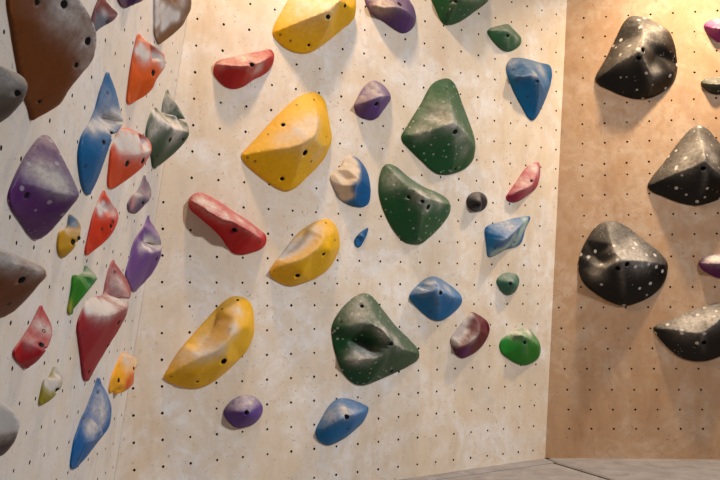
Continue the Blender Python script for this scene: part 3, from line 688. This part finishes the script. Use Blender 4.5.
hold('small purple hold with a lip and one bolt hole beside the largest yellow hold', MID, (320, 70, 8), srgb(110, 76, 140),
     [(270, 290), (290, 240), (340, 150), (380, 105), (420, 85), (460, 95), (520, 140), (560, 195, .01), (567, 225, .015), (540, 270, .01), (490, 340), (460, 380), (420, 400), (370, 395), (310, 370), (280, 325)],
     ridges=[[(282, 300, .025), (360, 260, .085), (440, 225, .12), (500, 210, .1), (558, 212, .05)], [(335, 205, .012), (355, 180, .012), (395, 150, .02)]], pts=[(420, 110, .03)], bolts=[(453, 270, 19)], chalk=[(420, 140, 80, .55), (320, 240, 50, .5), (480, 200, 40, .4)], smooth=1, dens=26)
hold('large dark green hold with a peaked top and dished face beside the blue pointed hold', MID, (380, 70, 4), GRN,
     [(85, 265), (110, 220), (160, 140), (205, 60), (235, 40), (270, 35), (295, 55), (320, 110, .01), (350, 190, .02), (375, 260, .025), (382, 310, .02), (375, 350, .01), (345, 390), (300, 412), (260, 420), (220, 412), (160, 360), (110, 310), (88, 285)],
     ridges=[[(96, 268, .025), (190, 245, .11), (250, 225, .165), (290, 205, .185), (278, 140, .12), (265, 60, .03)], [(290, 205, .185), (325, 240, .16), (378, 310, .06)], [(300, 215, .185), (300, 300, .12), (285, 405, .03)]], pts=[(225, 195, .08)],
     bolts=[(301, 247, 11), (300, 395, 5)], screws=[(123, 292), (266, 76)], speck=1, chalk=[(235, 190, 60, .55), (290, 215, 35, .5), (160, 245, 40, .4), (330, 260, 40, .35), (340, 320, 40, .2)], smooth=1, dust=.2)
hold('blue hold caked with beige chalk over its left half, near the largest yellow hold', MID, PX, srgb(34, 108, 160),
     [(330, 177), (333, 187), (340, 199), (347, 204), (354, 206.5), (362, 207), (367.5, 204), (370, 193), (369.5, 182, .01), (367, 172, .01), (362, 163.5, .01), (356.5, 158), (351, 156), (345, 158), (341, 165), (335, 171)],
     ridges=[[(361.5, 165, .03), (358, 178, .085), (355, 187, .095), (354, 203, .02)]], pts=[(348, 170, .045), (342, 185, .045), (346, 180, .03)], paint=[(x, y, 5.5, srgb(222, 204, 182)) for x, y in [(338, 172), (345, 162), (353, 163), (350, 171), (342, 170), (336, 180), (343, 179), (350, 178), (340, 188), (346, 187), (344, 196), (355, 170), (354, 178), (334, 176), (348, 158), (348, 195)]], smooth=0, dens=40, dust=.1, rc=0)
hold('tiny blue sliver-shaped hold beside the yellow crescent', MID, PX, srgb(40, 112, 162),
     [(367.5, 228), (362, 231), (356, 237), (354.4, 240.6), (355, 245), (358.5, 247.4), (363, 241.6), (366.6, 233)], ridges=[[(357, 242, .03), (362, 235, .03)]], screws=[(357.5, 238)], dens=18, dust=.2)
hold('large green hold with three bolt holes along a chalky ridge', MID, (360, 150, 4.8), GRN,
     [(88, 190), (95, 120), (115, 75), (135, 67), (170, 80), (230, 130), (300, 175), (370, 205), (420, 240, .01), (435, 265, .015), (430, 300, .01), (390, 360), (330, 420), (290, 450), (250, 452), (210, 440), (160, 385), (120, 310), (95, 240)],
     ridges=[[(132, 80, .03), (200, 150, .1), (265, 200, .155), (330, 235, .17), (425, 262, .06)], [(310, 240, .172), (295, 330, .12), (270, 440, .03)]], pts=[(190, 250, .075), (150, 190, .06)],
     bolts=[(327, 274, 12), (300, 247, 9), (235, 226, 9)], speck=1, chalk=[(300, 210, 55, .55), (370, 235, 50, .5), (160, 140, 60, .35), (330, 280, 30, .4)], smooth=1, dust=.2)
hold('small round charcoal hold between the green holds and the pink hold', MID, (360, 120, 4), srgb(66, 60, 62),
     [(466 + 41 * math.cos(t * math.pi / 7), 327 + 40 * math.sin(t * math.pi / 7)) for t in range(14)], pts=[(470, 325, .07), (478, 338, .075)], bolts=[(480, 338, 8)], rnd=.9, dens=24)
hold('slim pink hold with a dark red lower end near the corner', MID, (460, 150, 4.367), srgb(186, 60, 88),
     [(200, 205), (215, 180), (250, 130), (280, 85), (310, 60), (340, 55), (350, 80, .01), (345, 130, .01), (330, 165), (290, 200), (250, 225), (225, 228), (205, 220)],
     ridges=[[(215, 200, .03), (265, 175, .07), (315, 150, .08), (340, 80, .03)]], pts=[(278, 108, .055), (262, 140, .035)], bolts=[(313, 135, 7)], screws=[(217, 199)], chalk=[(325, 80, 35, .7), (280, 140, 40, .4)], paint=[(230, 210, 25, srgb(150, 26, 62))], dens=26)
hold('wedge-shaped hold, blue with a pale grey-green flat side', MID, (460, 150, 4.367), srgb(0, 118, 174),
     [(108, 345), (120, 331), (200, 307), (260, 293), (305, 293), (285, 345), (262, 410), (200, 435), (122, 466), (114, 420)],
     ridges=[[(124, 460, .008), (165, 420, .07), (205, 388, .125), (255, 340, .07), (300, 297, .01)], [(205, 388, .125), (112, 348, .012)]], screws=[(237, 402), (155, 428)],
     paint=[(x, y, 20, srgb(158, 184, 178)) for x, y in [(235, 378), (250, 390), (215, 410), (195, 428), (170, 440), (150, 450), (270, 350), (282, 330), (240, 405), (262, 370), (290, 310)]], chalk=[(210, 330, 60, .35)], smooth=0, rnd=.0, rim=.006)
hold('long red hold slanting down with a chalky groove along its top', MID, (180, 180, 6), srgb(196, 24, 38),
     [(50, 140), (60, 105), (90, 80), (120, 75), (160, 90), (240, 135), (320, 190), (400, 240), (470, 295), (510, 330), (515, 370, .01), (490, 410), (430, 435), (370, 448), (320, 440), (290, 410), (240, 340), (190, 290), (120, 230), (60, 175)],
     ridges=[[(75, 125, .04), (160, 180, .1), (250, 235, .125), (310, 250, .125), (390, 290, .135), (480, 350, .07)], [(150, 110, .04), (240, 165, .06), (300, 215, .08)]], bolts=[(330, 298, 16)], screws=[(335, 384), (478, 370)],
     chalk=[(120, 120, 45, .6), (190, 160, 50, .65), (270, 210, 40, .6), (360, 240, 45, .55), (440, 300, 40, .35)], dust=.3)
hold('yellow crescent hold wrapped around a deep chalky scoop with two bolt holes', MID, (255, 205, 5.333), YEL,
     [(78, 360), (95, 320), (150, 250), (220, 160), (290, 105), (350, 80), (385, 75), (420, 100), (445, 150, .015), (452, 220, .02), (430, 280, .015), (390, 340), (330, 385), (260, 415), (190, 432), (130, 415), (90, 385)],
     ridges=[[(95, 345, .04), (170, 315, .095), (260, 280, .13), (330, 230, .14), (362, 170, .115), (365, 100, .04)], [(130, 290, .008), (180, 248, .006), (225, 200, .006), (262, 160, .008)]], pts=[(250, 360, .09), (400, 240, .11), (410, 150, .085)],
     bolts=[(228, 376, 13), (366, 262, 9)], screws=[(377, 95), (110, 350), (425, 187)], chalk=[(190, 250, 60, .95), (250, 210, 60, .9), (300, 165, 50, .7), (330, 120, 40, .5), (150, 280, 40, .7)], smooth=1, dust=.15)
hold('yellow hold with a slanting chalk-rubbed pocket, lowest yellow one on the back wall', MID, (155, 285, 4.367), YEL,
     [(38, 405), (60, 360), (110, 280), (180, 200), (260, 110), (310, 65), (350, 48), (395, 60), (420, 90, .01), (433, 160, .02), (430, 220, .025), (405, 280, .02), (350, 340), (290, 395), (230, 435), (170, 452), (100, 440), (50, 420)],
     ridges=[[(60, 395, .03), (130, 350, .08), (205, 312, .12), (270, 285, .15), (330, 225, .16), (350, 150, .12), (362, 75, .045)], [(175, 268, .012), (205, 248, .006), (245, 200, .006), (272, 150, .01)]], pts=[(310, 335, .115), (400, 180, .11), (180, 390, .085)],
     bolts=[(302, 333, 13), (360, 66, 6), (185, 422, 6)], screws=[(72, 398), (293, 105)], chalk=[(200, 300, 45, .7), (270, 275, 50, .65), (340, 190, 40, .75), (360, 110, 40, .55), (220, 250, 45, .6), (120, 310, 50, .5), (270, 180, 60, .25)], smooth=1, dust=.1)
hold('large green hold with a deep round pocket, lowest green one of the big four', MID, (320, 285, 4.367), srgb(20, 86, 46),
     [(50, 190), (65, 145), (110, 85), (160, 45), (195, 36), (225, 50), (270, 105), (330, 180), (390, 240), (430, 290, .01), (430, 320, .01), (390, 350), (320, 385), (240, 420), (190, 437), (150, 432), (100, 385), (70, 310), (55, 250)],
     ridges=[[(120, 185, .075), (190, 165, .125), (260, 190, .16), (305, 250, .18), (265, 310, .14), (180, 325, .1), (110, 330, .055)], [(190, 55, .03), (240, 150, .125), (260, 190, .16)], [(305, 250, .18), (350, 275, .15), (422, 303, .05)], [(305, 250, .18), (280, 340, .1), (210, 425, .03)]], pts=[(190, 250, .006), (205, 262, .008), (170, 240, .01), (110, 240, .03)],
     bolts=[(315, 257, 10), (183, 93, 8), (312, 376, 7)], screws=[(93, 160), (383, 312), (165, 405), (247, 398)], speck=1, chalk=[(200, 300, 45, .6), (170, 130, 60, .4), (280, 200, 40, .5), (330, 240, 45, .4), (150, 320, 40, .5), (180, 70, 40, .3)], smooth=1, dust=.2)
hold('blue four-sided hold with a grey notch in its top', MID, (395, 265, 8), srgb(0, 122, 176),
     [(112, 250), (130, 215), (190, 150), (250, 105), (300, 90), (340, 100), (420, 150), (490, 205), (530, 255, .01), (535, 295, .01), (500, 345), (440, 400), (390, 435), (340, 447), (290, 435), (220, 385), (150, 315), (118, 275)],
     ridges=[[(128, 245, .02), (220, 225, .08), (310, 200, .12), (335, 165, .115), (315, 105, .03)], [(335, 165, .115), (420, 240, .11), (525, 275, .03)], [(330, 210, .125), (345, 300, .09), (340, 435, .015)], [(205, 185, .012), (245, 160, .012)]], bolts=[(365, 223, 16)], screws=[(282, 375)],
     chalk=[(220, 190, 50, .5), (300, 140, 45, .55), (420, 190, 60, .45), (360, 200, 30, .3)], smooth=1, dens=28)
hold('crescent hold, white with chalk on one side, maroon and purple on the other', MID, (440, 300, 6), srgb(112, 24, 48),
     [(60, 240), (90, 190), (150, 110), (180, 72), (230, 90), (280, 130), (297, 170, .01), (290, 210, .01), (260, 260), (220, 305), (170, 335), (130, 348), (95, 330), (75, 290)],
     ridges=[[(85, 295, .04), (160, 265, .075), (230, 200, .085), (225, 130, .05), (190, 85, .02)], [(115, 235, .008), (150, 185, .006), (168, 140, .008)]], chalk=[(200, 235, 35, .4)],
     paint=[(x, y, 26, srgb(206, 192, 184)) for x, y in [(85, 230), (100, 200), (125, 170), (150, 130), (170, 95), (120, 225), (145, 190), (95, 255)]] + [(150, 315, 40, srgb(98, 34, 100)), (95, 310, 25, srgb(84, 30, 66))], smooth=0, dens=28, dust=.1)
hold('small bright green hold with a whitened top close to the corner', MID, (440, 300, 6), srgb(44, 140, 48),
     [(355, 265), (365, 240), (420, 200), (480, 172), (525, 170), (555, 200), (590, 250), (600, 290), (590, 340), (560, 370), (510, 390), (470, 385), (420, 360), (370, 320), (357, 290)],
     ridges=[[(368, 258, .025), (440, 225, .07), (505, 215, .09), (590, 275, .04)], [(505, 215, .09), (515, 300, .06), (505, 380, .015)]], bolts=[(510, 256, 11)], screws=[(415, 320)], chalk=[(450, 195, 45, .7), (530, 190, 35, .8)], dens=26, dust=.3)
hold('small round teal hold with one bolt hole', MID, (465, 255, 8), srgb(66, 122, 104),
     [(250, 205), (265, 175), (300, 150), (340, 140), (380, 145), (415, 165), (428, 200), (420, 250), (395, 295), (345, 320), (310, 310), (275, 270), (255, 235)], pts=[(350, 225, .06), (375, 228, .06)], bolts=[(372, 228, 14)], rnd=.8, dens=24, dust=.4)
hold('small rounded lilac-purple hold with one bolt hole below the lowest yellow hold', MID, (200, 380, 8), srgb(106, 74, 148),
     [(187, 260), (205, 215), (250, 165), (310, 130), (370, 118), (430, 130), (475, 170), (497, 220), (490, 270), (460, 320), (410, 360), (340, 380), (290, 383), (240, 350), (200, 300)], pts=[(360, 240, .085), (300, 250, .07), (380, 265, .085)], bolts=[(380, 262, 18)], rnd=.7, dens=26, dust=.5, chalk=[(400, 170, 50, .25)])
hold('blue hold with chalk around its bolt hole below the pocketed green hold', MID, (300, 385, 6.857), srgb(0, 124, 182),
     [(105, 330), (110, 300), (150, 220), (200, 140), (250, 98), (300, 90), (370, 105), (430, 130), (465, 155), (462, 190, .01), (430, 250), (370, 310), (300, 365), (230, 400), (190, 412), (150, 400), (115, 365)],
     ridges=[[(125, 320, .03), (220, 265, .09), (320, 215, .13), (400, 190, .1), (452, 168, .035)]], pts=[(240, 170, .07), (350, 290, .06)], bolts=[(328, 222, 15)], screws=[(402, 190), (235, 250), (330, 300)], chalk=[(310, 180, 50, .6), (200, 210, 55, .4), (290, 150, 25, .6)], dens=28, rnd=.4)

# ---- right wall
BR = (580, 0, 4.364)
hold('black speckled hold with two deep hollows, highest black one on the right wall', RIGHT, BR, BLK,
     [(67, 350), (75, 320), (110, 260), (150, 180), (190, 100), (215, 75), (240, 70), (290, 80), (340, 105), (385, 135), (410, 190), (422, 260), (422, 320), (400, 370), (350, 410), (300, 430), (250, 433), (190, 420), (130, 395), (80, 370)],
     ridges=[[(78, 345, .025), (170, 275, .12), (255, 225, .2), (278, 150, .14), (245, 80, .03)], [(278, 150, .14), (365, 130, .05)], [(265, 235, .2), (290, 290, .17), (310, 345, .13), (300, 425, .03)], [(310, 345, .13), (410, 320, .05)]], pts=[(225, 165, .075), (325, 235, .095), (360, 200, .09)],
     bolts=[(274, 218, 11), (257, 252, 11)], speck=2, chalk=[(280, 170, 50, .3), (200, 230, 50, .25), (330, 130, 50, .25), (330, 310, 30, .3)], smooth=1, dust=.27, rc=.16)
hold('black speckled pyramid hold with a sharp chalky ridge', RIGHT, (630, 110, 4.571), BLK,
     [(80, 350), (95, 315), (150, 245), (220, 150), (280, 85), (310, 72), (350, 85), (390, 130), (430, 180), (460, 240), (475, 300), (465, 360), (420, 400), (360, 425), (300, 436), (230, 425), (150, 395), (95, 370)],
     ridges=[[(92, 345, .02), (200, 295, .11), (280, 265, .17), (340, 230, .21), (325, 150, .12), (310, 85, .03)], [(340, 230, .21), (400, 290, .15), (465, 320, .05)], [(345, 240, .205), (340, 330, .12), (315, 425, .03)]], pts=[(260, 200, .11)], bolts=[(335, 266, 13)], speck=2, chalk=[(250, 230, 60, .35), (320, 150, 50, .2), (380, 220, 40, .3)], smooth=1, dust=.27, rc=.16)
hold('black speckled hold with an angular side pocket and two bolt holes at its peak', RIGHT, (565, 205, 4.367), BLK,
     [(58, 280), (65, 220), (90, 160), (140, 90), (180, 72), (220, 72), (270, 95), (340, 150), (410, 205), (445, 250), (447, 290), (425, 350), (380, 395), (320, 425), (260, 440), (200, 425), (130, 385), (80, 340)],
     ridges=[[(182, 85, .03), (205, 170, .115), (245, 235, .19), (340, 245, .14), (435, 265, .04)], [(245, 250, .2), (250, 330, .13), (255, 430, .03)], [(70, 285, .02), (140, 312, .1), (195, 265, .17), (245, 250, .2)]], pts=[(135, 225, .045), (165, 250, .07), (120, 260, .06)], bolts=[(230, 276, 12), (271, 258, 12)], speck=2,
     chalk=[(250, 210, 45, .35), (330, 235, 60, .4), (140, 290, 40, .35), (300, 170, 50, .25)], smooth=1, dust=.27, rc=.16)
hold('black speckled hold with a long curved lip, lowest on the right wall', RIGHT, (640, 220, 3.2), BLK,
     [(43, 345), (55, 335), (110, 315), (180, 285), (250, 265), (290, 270), (312, 310), (302, 370), (270, 425), (230, 446), (180, 452), (130, 440), (90, 410), (55, 370)],
     ridges=[[(52, 347, .02), (120, 352, .09), (190, 362, .135), (235, 335, .15), (270, 300, .1), (295, 280, .03)], [(130, 325, .05), (190, 315, .06)], [(200, 365, .135), (205, 440, .03)]], bolts=[(205, 392, 7)], speck=2, chalk=[(150, 330, 45, .4), (220, 310, 40, .45)], smooth=1, dust=.27, rc=.16)
hold('purple hold with a white-chalked top between two black holds', RIGHT, (640, 220, 3.2), srgb(112, 26, 112),
     [(187, 138), (200, 122), (240, 110), (280, 112), (305, 135), (292, 170), (255, 185), (220, 172), (195, 155)], ridges=[[(192, 138, .02), (235, 140, .08), (290, 138, .06)]], chalk=[(225, 122, 22, .7), (255, 125, 22, .6)], dens=24)
hold('pinkish purple hold beside the highest black hold', RIGHT, BR, srgb(150, 50, 132),
     [(540, 112), (560, 92), (600, 80), (650, 85), (672, 110), (662, 160), (612, 185), (570, 160)], ridges=[[(548, 115, .02), (605, 125, .08), (660, 120, .05)]], dens=24, chalk=[(610, 90, 25, .3)])
hold('dark grey-green flat hold below the pinkish purple hold', RIGHT, BR, srgb(52, 64, 50),
     [(527, 362), (545, 345), (585, 338), (640, 345), (662, 370), (642, 405), (600, 413), (560, 402)], ridges=[[(535, 365, .02), (595, 368, .07), (650, 370, .04)]], dens=24, speck=1)
